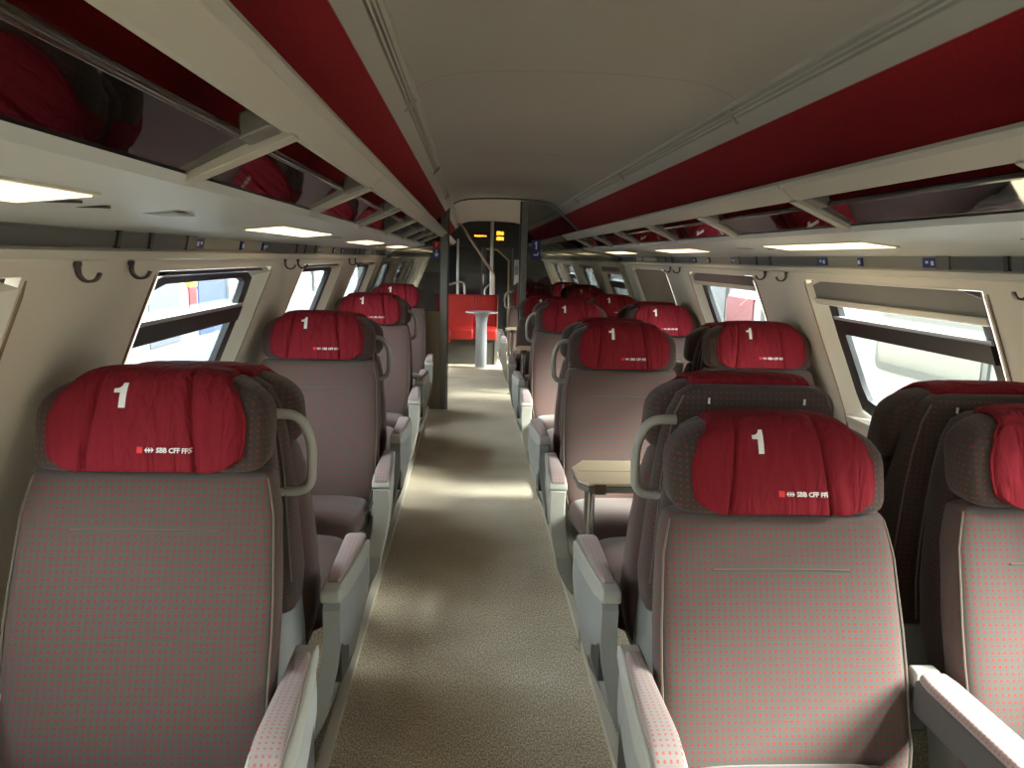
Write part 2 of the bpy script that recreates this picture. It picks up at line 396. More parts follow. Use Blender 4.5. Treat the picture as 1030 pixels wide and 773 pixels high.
# hairline joints between ceiling panels are real grooves
for y in (2.52, 4.44, 6.36):
    struct(MB().rings([[(XC+x, y-.003, z-.0004), (XC+x, y+.003, z-.0004), (XC+x, y+.004, z+.004), (XC+x, y-.004, z+.004)] for x, z in cp]).build('trim_%d' % k_tr, mat('ceiling_joint', (0.25, 0.235, 0.21), 0.8))); k_tr += 1
vp_ = [(.496, 2.008), (.502, 1.994), (.513, 1.992)]
for i in range(3):
    t = .510+.0085*i; z = 1.991-.0105*i
    vp_ += [(t+.001, z+.014), (t+.0045, z+.012), (t+.005, z-.004), (t+.0085, z-.0085)]
vp_ += [(.540, 1.958), (.571, 1.925)]
for s_, nm in ((-1, 'left'), (1, 'right')):
    for a, b_ in ((Y0, 12.6),):
        P = [(XC+s_*h, z) for h, z in vp_]; Q = [(XC+s_*.62, 1.94), (XC+s_*.60, 2.06), (XC+s_*.496, 2.06)]
        struct(MB().prism(P+Q, a, b_).build('trim_%d' % k_tr, VENT, angle=20)); k_tr += 1
    struct(MB().prism([(XC+s_*.570, 1.926), (XC+s_*.70, 1.80), (XC+s_*.84, 1.66), (XC+s_*.90, 1.66), (XC+s_*.90, 1.9), (XC+s_*.60, 2.0)], Y0, 12.6).build('wall_upper_%s' % nm, REDP)); k_tr += 1
# grille clips in the vent rails
n_clip = 0
for s_ in (-1, 1):
    for y in (2.62, 4.54, 6.46):
        o = MB().prism([(XC+s_*.505, 1.998), (XC+s_*.500, 1.988), (XC+s_*.538, 1.950), (XC+s_*.545, 1.960)], y, y+.018).build('vent_clip', VENT)
        tag(o, 'small grey clip across the %s ceiling vent slots, %s' % ('left' if s_ < 0 else 'right', {2.62: 'nearest one', 4.54: 'second along the aisle', 6.46: 'farthest one'}[y]), 'clip', 'clips on the ceiling vents')
# space above racks closed, roof outer shell
for s_, nm in ((-1, 'left'), (1, 'right')):
    struct(MB().prism([(XC+s_*1.12, 1.57), (XC+s_*.88, 1.64), (XC+s_*.88, 2.0), (XC+s_*1.25, 1.75), (XC+s_*1.20, 1.56)], Y0, Y1).build('ceiling_%s' % nm, DARKP))
struct(MB().box(XC-.62, XC+.62, Y0, Y1, 2.13, 2.16).build('ceiling_outer', DARKP))
struct(MB().box(XC-1.6, XC+1.6, Y0-.1, Y0, -0.05, 2.15).build('wall_back', CREAM))
struct(MB().box(XC-1.6, XC+1.6, Y1, Y1+.1, -0.05, 2.15).build('wall_front', DKWALL))

# ledge and socket strip above the windows
for s_, nm in ((-1, 'left'), (1, 'right')):
    P = [(XC+s_*h, z) for h, z in ((1.150, 1.500), (1.135, 1.493), (1.138, 1.476), (1.165, 1.470), (1.20, 1.47), (1.20, 1.50))]
    struct(MB().prism(P, Y0, Y1).build('trim_%d' % k_tr, CREAM2)); k_tr += 1
    P = [(XC+s_*h, z) for h, z in ((1.158, 1.500), (1.150, 1.541), (1.20, 1.545), (1.20, 1.50))]
    struct(MB().prism(P, Y0, Y1).build('trim_%d' % k_tr, mat('strip_cream_grey', (0.30, 0.28, 0.23), .5))); k_tr += 1
def strip_piece(s_, ya, yb, name, m, dd=.004, z0=1.503, z1=1.538):
    f = lambda z: 1.158-(z-1.5)*.2
    P = [(XC+s_*(f(z0)-dd), z0), (XC+s_*(f(z1)-dd), z1), (XC+s_*(f(z1)+.004), z1), (XC+s_*(f(z0)+.004), z0)]
    return MB().prism(P, ya, yb).build(name, m)
ordn = ['nearest', 'second', 'third', 'fourth', 'fifth', 'sixth', 'seventh', 'eighth']
for s_, nm in ((-1, 'left'), (1, 'right')):
    for k in range(4):
        p = PAIRS[k+1]; root = empty('socket_channel', (0, 0, 0), 'dark grey channel segment over the %s wall hooks, %s from the camera' % (nm, ordn[k]), 'channel', 'dark channel segments above the hooks')
        strip_piece(s_, p-.55, p+.43, 'cover', STRIP).parent = root
        for yy in (p-.03, p+.16): strip_piece(s_, yy, yy+.018, 'clip', DARKP, .010, 1.499, 1.541).parent = root
        strip_piece(s_, p+.43, p+.50, 'end_cap', mat('taupe_plastic', (.15, .14, .12), .5), .009, 1.498, 1.542).parent = root
        if k < 3 :
            for q, yy in enumerate((p+.50, p+.98, p+1.28)):
                pl = strip_piece(s_, yy, yy+(.075 if q != 1 else .03), 'seat_number_plate', BLUE, .0075, 1.505, 1.536)
                tag(pl, 'tiny blue seat number plate on the %s strip, %s of three above the %s window' % (nm, ('nearest', 'middle', 'farthest')[q], ordn[k]), 'sign', 'blue seat number plates')
                for r_ in range(2 if q != 1 else 1):
                    w = strip_piece(s_, yy+.012+.03*r_, yy+.026+.03*r_, 'white_mark', WHITE, .009, 1.512+.006*r_, 1.526); w.parent = pl

# ------------------------------------------------------------------ luggage racks
def rack(s_, nm, y0, y1, first, label):
    root = empty('luggage_rack', (0, 0, 0), label, 'luggage rack')
    X = lambda h: XC+s_*h
    # cornice beam in lengths with joints
    js = [y0] + [y for y in [first+BAY*k for k in range(-3, 6)] if y0+.2 < y < y1-.2] + [y1]
    for a, b_ in zip(js, js[1:]):
        MB().prism([(X(.556), 1.737), (X(.553), 1.728), (X(.560), 1.716), (X(.566), 1.718), (X(.604), 1.684), (X(.618), 1.686), (X(.64), 1.72), (X(.64), 1.742)], a+.002, b_-.002).build('cornice', CORN, root, angle=25)
    MB().prism([(X(.80), 1.606), (X(.79), 1.625), (X(.764), 1.616), (X(.772), 1.600), (X(.87), 1.580), (X(1.0), 1.566), (X(1.10), 1.548), (X(1.148), 1.541), (X(1.17), 1.56), (X(.85), 1.61)], y0, y1).build('underside', RACKU, root, angle=40)
    MB().prism([(X(.80), 1.606), (X(.84), 1.608), (X(.86), 1.64), (X(.82), 1.62)], y0, y1).build('inner_lip', CORN, root)
    bs = [y for y in [first+.96*k for k in range(-6, 12)] if y0 < y < y1-.1]
    for y in bs:
        MB().prism([(X(.604), 1.690), (X(.600), 1.680), (X(.785), 1.598), (X(.80), 1.61), (X(.80), 1.64), (X(.66), 1.71)], y-.024, y+.024).build('bracket', CORN, root, bevel=.002)
        MB().prism([(X(.615), 1.684), (X(.665), 1.662), (X(.665), 1.70), (X(.64), 1.715)], y-.095, y-.025).build('hinge_block', mat('taupe_hinge', (.14, .13, .115), .5), root, bevel=.004)
    ends = [y0]+bs+[y1]
    for a, b_ in zip(ends, ends[1:]):
        if b_-a < .2: continue
        g = MB().prism([(X(.668), 1.668), (X(.770), 1.617), (X(.775), 1.623), (X(.673), 1.674)], a+.022, b_-.022).build('glass_panel', RGLASS, root)
        MB().tube([(X(.668), a+.022, 1.672), (X(.668), b_-.022, 1.672)], .008, 12).build('edge_rail', mat('smoked_acrylic_rail', (.03, .024, .02), .06, spec=.5), g)
    return root
rack(-1, 'left', Y0, PART-.03, 2.27, 'grey luggage rack with smoked glass running along the left wall')
rack(1, 'right', Y0, PART-.03, 2.27, 'grey luggage rack with smoked glass running along the right wall')
rack(-1, 'left', PART+.05, 12.5, 2.27, 'distant luggage rack behind the glass partition on the left')
rack(1, 'right', PART+.05, 12.5, 2.27, 'distant luggage rack behind the glass partition on the right')

# rectangular lamps set into the rack underside
def lamp(s_, y, label):
    root = empty('reading_light', (0, 0, 0), label, 'light', 'rectangular lamps under the luggage racks')
    X = lambda h: XC+s_*h
    f = lambda h: 1.580-(h-.87)*.108
    MB().prism([(X(.868), f(.868)-.004), (X(.992), f(.992)-.004), (X(.992), f(.992)+.004), (X(.868), f(.868)+.004)], y-.42, y+.42).build('frame', CREAM2, root)
    MB().prism([(X(.876), f(.876)-.006), (X(.984), f(.984)-.006), (X(.984), f(.984)-.0035), (X(.876), f(.876)-.0035)], y-.41, y+.41).build('diffuser', LAMP, root)
for s_, nm in ((-1, 'left'), (1, 'right')):
    for k in range(-1, 6):
        y = 2.80+BAY*k
        if k == -1: y = .80
        lb = 'glowing warm rectangular lamp under the %s rack, %s' % (nm, ['nearest, partly outside the photo', 'second along', 'third along', 'fourth along', 'fifth, beyond the glass partition', 'sixth, far beyond the partition', 'seventh, farthest'][k+1])
        lamp(s_, y, lb)
    for k in range(0, 3):
        yb = 1.28+BAY*k
        for q in range(3):
            y = yb+(.0, .12, .34)[q]; h = (.96, .97, .95)[q]; f = 1.580-(h-.87)*.108
            o = MB().box(XC+s_*h-.03*(1 if q < 2 else 1.6), XC+s_*h+.03*(1 if q < 2 else 1.6), y, y+(.014 if q < 2 else .10), f-.0025, f+.002).build('vent_slot', DARKP if q < 2 else mat('grille_grey', (.40, .41, .40), .6))
            tag(o, ('narrow dark slot' if q < 2 else 'pale square speaker grille')+' in the %s rack underside, %s%s' % (nm, ('lamp side, ', 'second slot, ', '')[q], ordn[k]+' bay'), 'slot' if q < 2 else 'grille', 'slots and grilles under the racks')

# coat hooks
hk = None
for s_, nm in ((-1, 'left'), (1, 'right')):
    for k in range(3):
        for q, dy in enumerate((-.15, .12)):
            y = PAIRS[k+1]+dy+(.0 if s_ < 0 else 0); z = 1.462; x = XC+s_*(half(z)-.006)
            if hk is None:
                root = empty('coat_hook', (0, 0, 0))
                base = MB().box(-.008, .008, -.013, .013, -.012, .006).build('mount', HOOKM, root, bevel=.004)
                pth = rounded([(0, 0, 0), (0.0, 0, -.038), (.018, 0, -.058), (.052, 0, -.056), (.066, 0, -.030)], .02, 5)
                rr = MB(); n = len(pth); rings = []
                for i, p in enumerate(pth):
                    t = (pth[min(i+1, n-1)]-pth[max(i-1, 0)]).normalized(); w = Vector((0, 1, 0)); u_ = t.cross(w)
                    wd_ = .011-.003*i/n; th = .0045
                    rings.append([tuple(p+w*a*wd_+u_*b2*th) for a, b2 in ((-1, -1), (1, -1), (1, 1), (-1, 1))])
                rr.rings(rings).build('hook', HOOKM, root, bevel=.002); hk = root; o = root
            else: o = copy_tree(hk)
            o.scale = (.70, .78, .68); o.location = (x, y-.03, z+.004); o.rotation_euler = (0, 0, 0 if s_ < 0 else PI)
            tag(o, 'dark curved coat hook on the %s wall, %s of %s pair along the coach' % (nm, ('nearer', 'farther')[q], ('the nearest', 'the middle', 'the farthest')[k]), 'hook', 'coat hooks on the wall panels')

# ------------------------------------------------------------------ seats
HY, HZ, HYC, HZC, HW = 0.078, 0.103, -0.140, 1.117, 0.258
def head_pt(x, phi, grow=0.0):
    u = min(abs(x)/HW, .9999); st = (1-u**3.7)**(1/2.15); sb = (1-u**14)**(1/4); sy = (1-u**5)**(1/2.6)
    hy, hz = (HY+grow)*sy, (HZ+grow)*(st if math.sin(phi) > 0 else sb); e = 3.0
    e = 3.0 if math.sin(phi) > 0 else 5.0
    c, s_ = math.cos(phi), math.sin(phi)
    y = HYC+hy*math.copysign(abs(c)**(2/e), c) - .022*u*u*(1 if c < 0 else .3); z = HZC+hz*math.copysign(abs(s_)**(2/e), s_)
    y += (z-HZC)*.28
    return (x, y, z)
def head_front(x, z, grow):
    u = min(abs(x)/HW, .9999); st = (1-u**3.7)**(1/2.15); sb = (1-u**14)**(1/4); sy = (1-u**5)**(1/2.6)
    zr = (z-HZC)/((HZ+grow)*(st if z > HZC else sb)); zr = max(-.98, min(.98, zr)); e = 3.0 if zr > 0 else 5.0
    return HYC-(HY+grow)*sy*(1-abs(zr)**e)**(1/e)-.022*u*u+(z-HZC)*.28
def headrest_mesh():
    N = 40; xs = [HW*math.sin(PI/2*t) for t in [-1+2*i/34 for i in range(35)]]
    rings = [[head_pt(x, 2*PI*k/N) for k in range(N)] for x in xs]
    return MB().rings(rings)
COV_G = .016
def cov_half(phi):     # half width of the cloth round the path (front bottom 236deg .. over the top 90 .. back 12deg)
    pts = [(50, .158), (70, .160), (90, .162), (120, .172), (150, .198), (180, .213), (194, .207), (204, .188), (213, .164), (222, .138)]
    dg = math.degrees(phi)
    for (a, wa), (b_, wb) in zip(pts, pts[1:]):
        if dg <= b_: t = (dg-a)/(b_-a); t = t*t*(3-2*t); return wa+(wb-wa)*t
    return pts[-1][1]
rnd = random.Random(3)
FOLDS = [(-.118, .006, .014), (-.105, .005, .004), (-.05, .012, .0018), (-.01, .010, .0016), (.03, .011, .0022), (.065, .008, .002), (.098, .0055, .014), (.110, .005, .005), (.145, .010, .003), (-.150, .010, .0025)]
def cover_fold(x, z):
    s_ = 0
    for c, w, a in FOLDS: s_ += a*math.exp(-((x-c-(z-HZC)*.12*math.copysign(1, -c))/w)**2)
    return s_
def cover_mesh():
    NX, NP = 96, 56; rings = []
    for j in range(NP+1):
        t = j/NP; phi = math.radians(50+172*t); hw = cov_half(phi); row = []
        for i in range(NX+1):
            u = -1+2*i/NX; x = u*hw
            edge = min(1, (1-abs(u))/.07) ; edge2 = min(1, min(t, 1-t)/.045)
            g = .003+(COV_G-.003)*(edge**.5)*(edge2**.5)
            p = head_pt(x, phi, g); z = p[2]; k = 1 if 95 < math.degrees(phi) else .2
            f_ = cover_fold(x, z)*k*min(edge, edge2)
            row.append((p[0], p[1]+f_*(1 if phi > PI/2 else 0), p[2]))
        rings.append(row)
    return MB().rings(rings, closed=False, cap=False)
def seam_tube(t_off=.0):
    # stitched hem round the cloth front edge
    pts = []
    for j in range(12, 57): phi = math.radians(50+172*j/56); pts.append(head_pt(-cov_half(phi)*.985, phi, .006))
    for i in range(1, 24): x = -.136+.272*i/24; pts.append(head_pt(x, math.radians(221.5), .006))
    for j in range(56, 11, -1): phi = math.radians(50+172*j/56); pts.append(head_pt(cov_half(phi)*.985, phi, .006))
    return MB().tube(pts, .0042, 6)
ONE = [(.36, 0), (.62, 0), (.62, 1), (.44, 1), (.40, .88), (.28, .80), (.10, .78), (.10, .62), (.36, .62)]
def flat_print(polys, ox, oz, sc, name, m, parent, zlift=.0022):
    v = []; f = []
    for poly in polys:
        k = len(v)
        for x, z in poly:
            X, Z = ox+x*sc, oz+z*sc; v.append((X, head_front(X, Z, COV_G)+cover_fold(X, Z)*1.0-zlift, Z))
        f.append(tuple(range(k, k+len(poly))))
    me = bpy.data.meshes.new(name); me.from_pydata(v, [], f); me.materials.append(m)
    bm = bmesh.new(); bm.from_mesh(me); bmesh.ops.triangulate(bm, faces=bm.faces)
    if len(bm.faces) < 40:
        bmesh.ops.subdivide_edges(bm, edges=bm.edges[:], cuts=7, use_grid_fill=True)
        for q in bm.verts: q.co.y = head_front(q.co.x, q.co.z, COV_G)+cover_fold(q.co.x, q.co.z)-zlift
    ex = bmesh.ops.extrude_face_region(bm, geom=bm.faces[:]); vs = [g for g in ex['geom'] if isinstance(g, bmesh.types.BMVert)]
    bmesh.ops.translate(bm, verts=vs, vec=(0, .0025, 0)); bmesh.ops.recalc_face_normals(bm, faces=bm.faces); bm.to_mesh(me); bm.free()
    o = bpy.data.objects.new(name, me); COL.objects.link(o); o.parent = parent; return o
def text_polys(txt, size, bold=.0):
    cu = bpy.data.curves.new('t', 'FONT'); cu.body = txt; cu.size = size; cu.offset = bold; cu.resolution_u = 2
    o = bpy.data.objects.new('t', cu); COL.objects.link(o); dg = bpy.context.evaluated_depsgraph_get()
    me = o.evaluated_get(dg).to_mesh(); polys = [[(me.vertices[i].co.x, me.vertices[i].co.y) for i in p.vertices] for p in me.polygons]
    o.evaluated_get(dg).to_mesh_clear(); bpy.data.objects.remove(o); bpy.data.curves.remove(cu); return polys
TXT = text_polys('SBB CFF FFS', 1.0, .022)

def loft_z(levels, n=40, e=4.0, dish=0.0):
    rings = []
    for z, yf, w, t in levels:
        L = []
        for x, y in sup(n, w/2, t/2, e):
            yy = yf+t/2+y
            if y < 0: yy += dish*(1-(2*x/w)**2)
            L.append((x, yy, z))
        rings.append(L)
    return MB().rings(rings)
BACK = [(.352, -.415, .44, .08), (.358, -.430, .50, .12), (.40, -.432, .53, .13), (.46, -.420, .555, .13), (.52, -.400, .575, .13), (.60, -.372, .575, .13), (.68, -.345, .578, .13),
        (.76, -.318, .575, .13), (.84, -.290, .566, .125), (.92, -.262, .558, .12), (.975, -.243, .535, .115), (1.00, -.234, .522, .11), (1.010, -.226, .505, .09), (1.013, -.216, .46, .06)]
def tree_side(pts3, z):   # x offset of the curved aisle panel by height
    for (za, xa), (zb, xb) in zip(pts3, pts3[1:]):
        if z >= zb: return xa+(xb-xa)*(za-z)/(za-zb)
    return pts3[-1][1]
PX = [(.60, .366), (.42, .370), (.33, .360), (.25, .344), (.155, .322), (.08, .285), (.0, .235)]

def make_seat(aisle, kind, taper=False):
    """seat facing -Y; aisle = +1/-1 is the side of the curved aisle panel (0 = window seat);
    kind: 'left' single, 'aisle' of a double, 'window' of a double"""
    root = empty('train_seat', (0, 0, 0))
    s_ = aisle if aisle else 1
    bk = loft_z(BACK, 44, 4.5, .016).build('backrest', FAB, root, angle=60)
    # side piping and cross seam
    for sg in (-1, 1):
        pts = [(sg*(w/2-.0065), yf+.022, z) for z, yf, w, t in BACK[2:-2]]
        MB().tube(pts, .0028, 6).build('piping', PIPE, bk)
    MB().tube([(x, -.272+.016*(1-(x/.29)**2)-.0005, .893) for x in [-.16+.32*i/12 for i in range(13)]], .0022, 6).build('seam', mat('seam_thread', (.12, .092, .075), .9), bk)
    # rear shell, fabric clad above and plastic below
    rear = [(.56, -.27, .47, .20), (.66, -.235, .50, .19), (.76, -.20, .50, .175), (.86, -.17, .495, .15), (.96, -.14, .485, .122), (1.06, -.12, .465, .105), (1.14, -.11, .435, .097), (1.185, -.10, .395, .087), (1.205, -.09, .33, .07), (1.21, -.08, .25, .05)]
    rear = [(z, yf, w, t) for z, yf, w, t in rear]
    loft_z(rear, 36, 4.5).build('back_panel', FABD, root, angle=60)
    for sg in (-1, 1): MB().box(sg*.125-.002, sg*.125+.002, -.018, -.009, 1.165, 1.180).build('cover_loop', WHITE, root)
    for sg in (-1, 1):
        pts = [(sg*(w/2-.010), yf+t-.012, z) for z, yf, w, t in rear[1:-2]]
        MB().tube(pts, .0025, 6).build('rear_piping', PIPE, root)
    loft_z([(.22, -.34, .44, .20), (.30, -.34, .46, .22), (.45, -.31, .465, .23), (.556, -.27, .465, .20)], 32, 5).build('rear_shell', SHELL, root, angle=50)
    hd = headrest_mesh().build('headrest', FABD, root, angle=70)
    cv = cover_mesh().build('headrest_cover', COVER, root, angle=80)
    seam_tube().build('hem', COVER, cv)
    flat_print([ONE], -.078, 1.158, .050, 'class_number', WHITE, cv)
    flat_print([[(0, 0), (1, 0), (1, 1), (0, 1)]], -.015, 1.064, .0125, 'logo_square', LRED, cv)
    lg = [[(0, .5), (.3, .9), (.42, .9), (.2, .55), (.2, .45), (.42, .1), (.3, .1)], [(1.5, .5), (1.2, .9), (1.08, .9), (1.3, .55), (1.3, .45), (1.08, .1), (1.2, .1)], [(.2, .41), (1.3, .41), (1.3, .59), (.2, .59)], [(.66, .12), (.84, .12), (.84, .88), (.66, .88)]]
    flat_print([[(x, z) for x, z in p] for p in lg], .002, 1.064, .0125, 'logo_arrows', WHITE, cv)
    flat_print([[(x, z) for x, z in p] for p in TXT], .026, 1.0650, .0145, 'lettering', WHITE, cv)
    # cushion, lofted front to back
    rings = []
    for y, zc, w, h in [(-.880, .420, .36, .03), (-.885, .420, .46, .07), (-.876, .420, .50, .105), (-.85, .420, .515, .122), (-.78, .414, .525, .128), (-.65, .398, .53, .128), (-.52, .378, .53, .128), (-.43, .368, .52, .128), (-.40, .366, .50, .10), (-.395, .366, .44, .05)]:
        rings.append([(x, y, zc+z) for x, z in sup(36, w/2, h/2, 4)])
    MB().rings(rings).build('seat_cushion', FAB, root, angle=60)
    MB().rings([[(x, y, z) for x, y in [(-.22*q, -.80), (.22*q, -.80), (.22*q, -.30), (-.22*q, -.30)]] for z, q in ((.26, .9), (.335, 1.0))]).build('seat_pan', DARKP, root)
    MB().rings([[(x, y, z) for x, y in [(-.13*q, -.66), (.13*q, -.66), (.13*q, -.38), (-.13*q, -.38)]] for z, q in ((.0, 1.1), (.02, 1.1), (.25, .8))]).build('pedestal', SHELL, root, bevel=.01)

    def arm(x0, x1, nm, z=.574, y0=-.15, y1=-.63, lay=0):
        # body: rounded beam, fabric pad on top, plastic cap at the rear
        xa, xb = min(x0, x1), max(x0, x1); w = xb-xa; xc = (xa+xb)/2
        prof = [(y0, z-.040), (y0+.004, z-.018), (y0-.004, z-.002), (y0-.06, z-.001), (y0-.12, z-.004), (y1+.20, z-.003), (y1+.06, z-.008), (y1+.012, z-.022), (y1, z-.045), (y1+.02, z-.066), (y1+.15, z-.072), (y0-.12, z-.066)]
        tp = lambda x, y: x-(s_*.024*max(0, min(1, (y+.50)/.30)) if (nm == 'armrest' and (x-xc)*s_ > 0) else 0)
        o = MB().rings([[(tp(xa, y), y, zz) for y, zz in prof], [(tp(xb, y), y, zz) for y, zz in prof]]).build(nm, GREYP, root, bevel=.006, angle=50)
        rings = []
        for i in range(13):
            t = i/12; y = y0-.055+(y1-y0+.065)*t
            zt = z+.018-.004*math.cos(t*PI)-.030*max(0, (t-.78)/.22)**2; zb_ = z-.006-.02*max(0, (t-.9)/.1)
            if i in (0, 12): zt -= .008
            hw_ = w/2-.007-(.004 if i in (0, 12) else 0)
            rings.append([(tp(xc+x, y), y, (zt+zb_)/2+zz) for x, zz in sup(20, hw_, (zt-zb_)/2, 3.4)])
        MB().rings(rings).build('armrest_pad', PADM, o, angle=60)
        return o
    if kind in ('left', 'aisle'):
        arm(s_*.296, s_*.374, 'armrest')
        # curved side panel with an oval opening, ring grid between outline and hole
        out = [(-.62, .535), (-.63, .40), (-.63, .25), (-.62, .10), (-.56, .0), (-.30, .0), (-.24, .0), (-.20, .10), (-.185, .25), (-.17, .40), (-.17, .535), (-.30, .535), (-.48, .535)]
        out = resample([(y, z) for y, z in out], 48); hol = resample(rrect(-.50, -.29, .10, .215, .05), 48)
        cyo, czo = sum(p[0] for p in out)/48, sum(p[1] for p in out)/48
        rings = []
        for side_off in (0, 1):
            seq = [0, .12, .25, .4, .55, .7, .85, 1.0]
            if side_off: seq = seq[::-1]
            for q in seq:
                L = []
                for (ya, za), (yb, zb) in zip(out, hol):
                    y, z = ya+(yb-ya)*q, za+(zb-za)*q
                    L.append((s_*(tree_side(PX, z)-(.048 if side_off else 0)-.022*max(0, min(1, (y+.50)/.30))), y, z))
                rings.append(L)
        v = [p for rg in rings for p in rg]; n = 48; f = []
        for i in range(len(rings)):
            for j in range(n):
                a, b_ = i*n+j, i*n+(j+1) % n; c, d_ = ((i+1) % len(rings))*n+(j+1) % n, ((i+1) % len(rings))*n+j
                f.append((a, b_, c, d_))
        sp_ = MB().add(v, f).build('side_panel', SHELL, root, angle=35, bevel=.004)
        # paler front post of the panel
        rings = []
        for z in [.52-.04*i for i in range(13)]+[0]:
            x = tree_side(PX, z); yf = -.632 if z > .25 else -.632+(.25-z)**1.6*.9
            rings.append([(s_*(x+.002), yf, z), (s_*(x+.002), yf+.05, z), (s_*(x-.066), yf+.05, z), (s_*(x-.066), yf, z)])
        MB().rings(rings).build('front_post', GREYP, sp_, bevel=.005)
        MB().prism([(s_*.295, .27), (s_*.345, .27), (s_*.345, .50), (s_*.295, .50)], -.34, -.20).build('recess_plate', DARKP, sp_)
    xw = -s_
    if kind == 'left': arm(xw*.27, xw*.335, 'window_armrest')
    if kind == 'aisle': pass
    if kind == 'window': arm(.27, .335, 'window_armrest') if aisle >= 0 else None
    return root
def add_handle(root, s_):
    # tubular grab handle fixed to the aisle edge of the back
    pth = rounded([(s_*.205, -.022, 1.120), (s_*.275, -.025, 1.118), (s_*.305, -.030, 1.05), (s_*.300, -.035, .918), (s_*.215, -.040, .912)], .045, 7)
    h = MB().tube(pth, .0125, 12).build('grab_handle', HANDM, root)
    return h
def centre_arm(root, x, raised):
    if not raised:
        y0, y1, z = -.335, -.80, .585
        o = MB().box(x-.034, x+.034, y1+.01, y0, z-.085, z-.004).build('centre_armrest', mat('dark_armrest_side', (.10, .09, .085), .7), root, bevel=.01)
        rings = []
        for i in range(13):
            t = i/12; y = y0-.02+(y1-y0+.02)*t; zt = z+.02-.012*max(0, (t-.8)/.2)**2; zb_ = z-.008; hw_ = .038-(.006 if i in (0, 12) else 0)
            rings.append([(x+xx, y, (zt+zb_)/2+zz) for xx, zz in sup(20, hw_, (zt-zb_)/2, 3.4)])
        MB().rings(rings).build('armrest_pad', PADM, o, angle=60)
        MB().box(x-.03, x+.03, y0, y0+.035, z-.03, z+.012).build('hinge_cap', GREYP, o, bevel=.006)
    else:
        rings = [[(x+xx, -.20+yy+(1-z)*-.25, z) for xx, yy in sup(20, .033*q, .045*q, 3.5)] for z, q in ((.45, .8), (.47, 1), (.70, 1), (.90, 1), (.93, 1))]
        ra = MB().rings(rings).build('raised_armrest', mat('dark_armrest_side', (.10, .09, .085), .7), root, angle=60)
        MB().rings([[(x+xx, -.20+yy+(1-z)*-.25, z) for xx, yy in sup(20, .036*q, .048*q, 4)] for z, q in ((.915, 1), (.975, .98), (.985, .8))]).build('end_cap', GREYP, ra, angle=60)
protos = {}
def seat(key, loc, rz, label, group, low=0.0):
    key = key+(abs(rz) > 1,)
    if key not in protos:
        aisle, kind, hand, ca, _ = key
        root = make_seat(aisle, kind, not hand)
        if hand: add_handle(root, hand)
        if abs(rz) > 1:
            for ch in root.children:
                if ch.name.startswith('backrest'): ch.scale.x = .90
        if ca: centre_arm(root, ca[0], ca[1])
        protos[key] = root; o = root
    else: o = copy_tree(protos[key])
    o.location = loc; o.rotation_euler = (0, 0, rz); tag(o, label, 'seat', group)
    return o
XL, XA, XW = -.70, .725, 1.38
G1 = 'seats of the single row on the left'; G2 = 'aisle seats of the right row'; G3 = 'window seats of the right row'
def lower(o, dz):
    if dz:
        for ch in o.children_recursive:
            if ch.parent == o and ch.name.split('.')[0] in ('backrest', 'headrest', 'headrest_cover', 'back_panel', 'rear_piping', 'rear_shell', 'grab_handle', 'cover_loop'): ch.location.z = -dz
near = ['nearest', 'second', 'third', 'fourth', 'fifth', 'sixth']
fixes = []
for k, P in enumerate(PAIRS[1:7]):
    beyond = k >= 4
    n_ = near[k]
    where = ', beyond the partition' if beyond else ''
    if k <= 3:
        o = seat((1, 'left', 0, None), (XL, P, 0), 0, 'grey dotted seat with red headrest cover facing the camera, %s in the left row' % n_, G1)
        if k < 3:
            o = seat((-1, 'left', -1, None), (XL, P, 0), PI, 'seat facing away, back to back behind the %s camera-facing left seat, with grab handle' % n_, G1)
            lower(o, .02)
    if k < 5:
        o = seat((-1, 'aisle', 0, (.328, False)), (XA, P, 0), 0, 'grey dotted aisle seat facing the camera, %s right of the aisle%s' % (n_, where), G2)
        lower(o, {0: .085, 1: .022, 2: .03}.get(k, 0))
    o = seat((0, 'window', 0, None), (XW+(.025 if k == 0 else 0), P-(.03 if k == 0 else 0), 0), 0, 'grey dotted window seat facing the camera, %s along the right%s' % (n_, where), G3)
    lower(o, {0: .055, 1: .006, 2: .04}.get(k, 0))
    if k not in (3, 5):
        o = seat((1, 'aisle', 1, (-.365, True)), (XA+(.015 if k == 0 else 0), P, 0), PI, 'aisle seat facing away, behind the %s camera-facing aisle seat, with handle%s' % (n_, where), G2); lower(o, .02)
        o = seat((-1, 'window', 0, None), (XW, P-(.03 if k == 0 else 0), 0), PI, 'window seat facing away, behind the %s camera-facing window seat%s' % (n_, where), G3); lower(o, .03)

# ------------------------------------------------------------------ tables
def bay_table(y, ly, label, group='folding tables between facing seats on the right'):
    root = empty('folding_table', (0, 0, 0), label, 'table', group)
    z = .73; x0, x1 = .395, 1.62
    def leaf(ya, yb, za, zb, nm, m):
        c = .05; v = [(x0+.02 if False else x0+c*.6, ya), (x1, ya), (x1, yb), (x0+c, yb), (x0, yb-.10), (x0, ya+.05)]
        return MB().rings([[(a, b_, za) for a, b_ in v], [(a, b_, zb) for a, b_ in v]]).build(nm, m, root, bevel=.003)
    leaf(y-.16, y+.16, z-.012, z, 'table_top', TABLE)
    leaf(y-.16, y+.155, z-.036, z-.014, 'under_leaf', TEDGE)
    MB().box(x0+.01, x1, y-.0015, y+.0015, z, z+.0008).build('joint_line', TEDGE, root)
    MB().box(.445, .485, y-.167, y-.15, z-.04, z-.004).build('hinge', mat('bronze_hinge', (.16, .10, .06), .4, metal=.5), root)
    MB().tube([(.465, ly, z-.036), (.465, ly, .012)], .021, 20).build('leg', CHROME, root)
    MB().lathe(.465, ly, [(.034, 0), (.034, .008), (.024, .016)]).build('foot', STEEL, root)
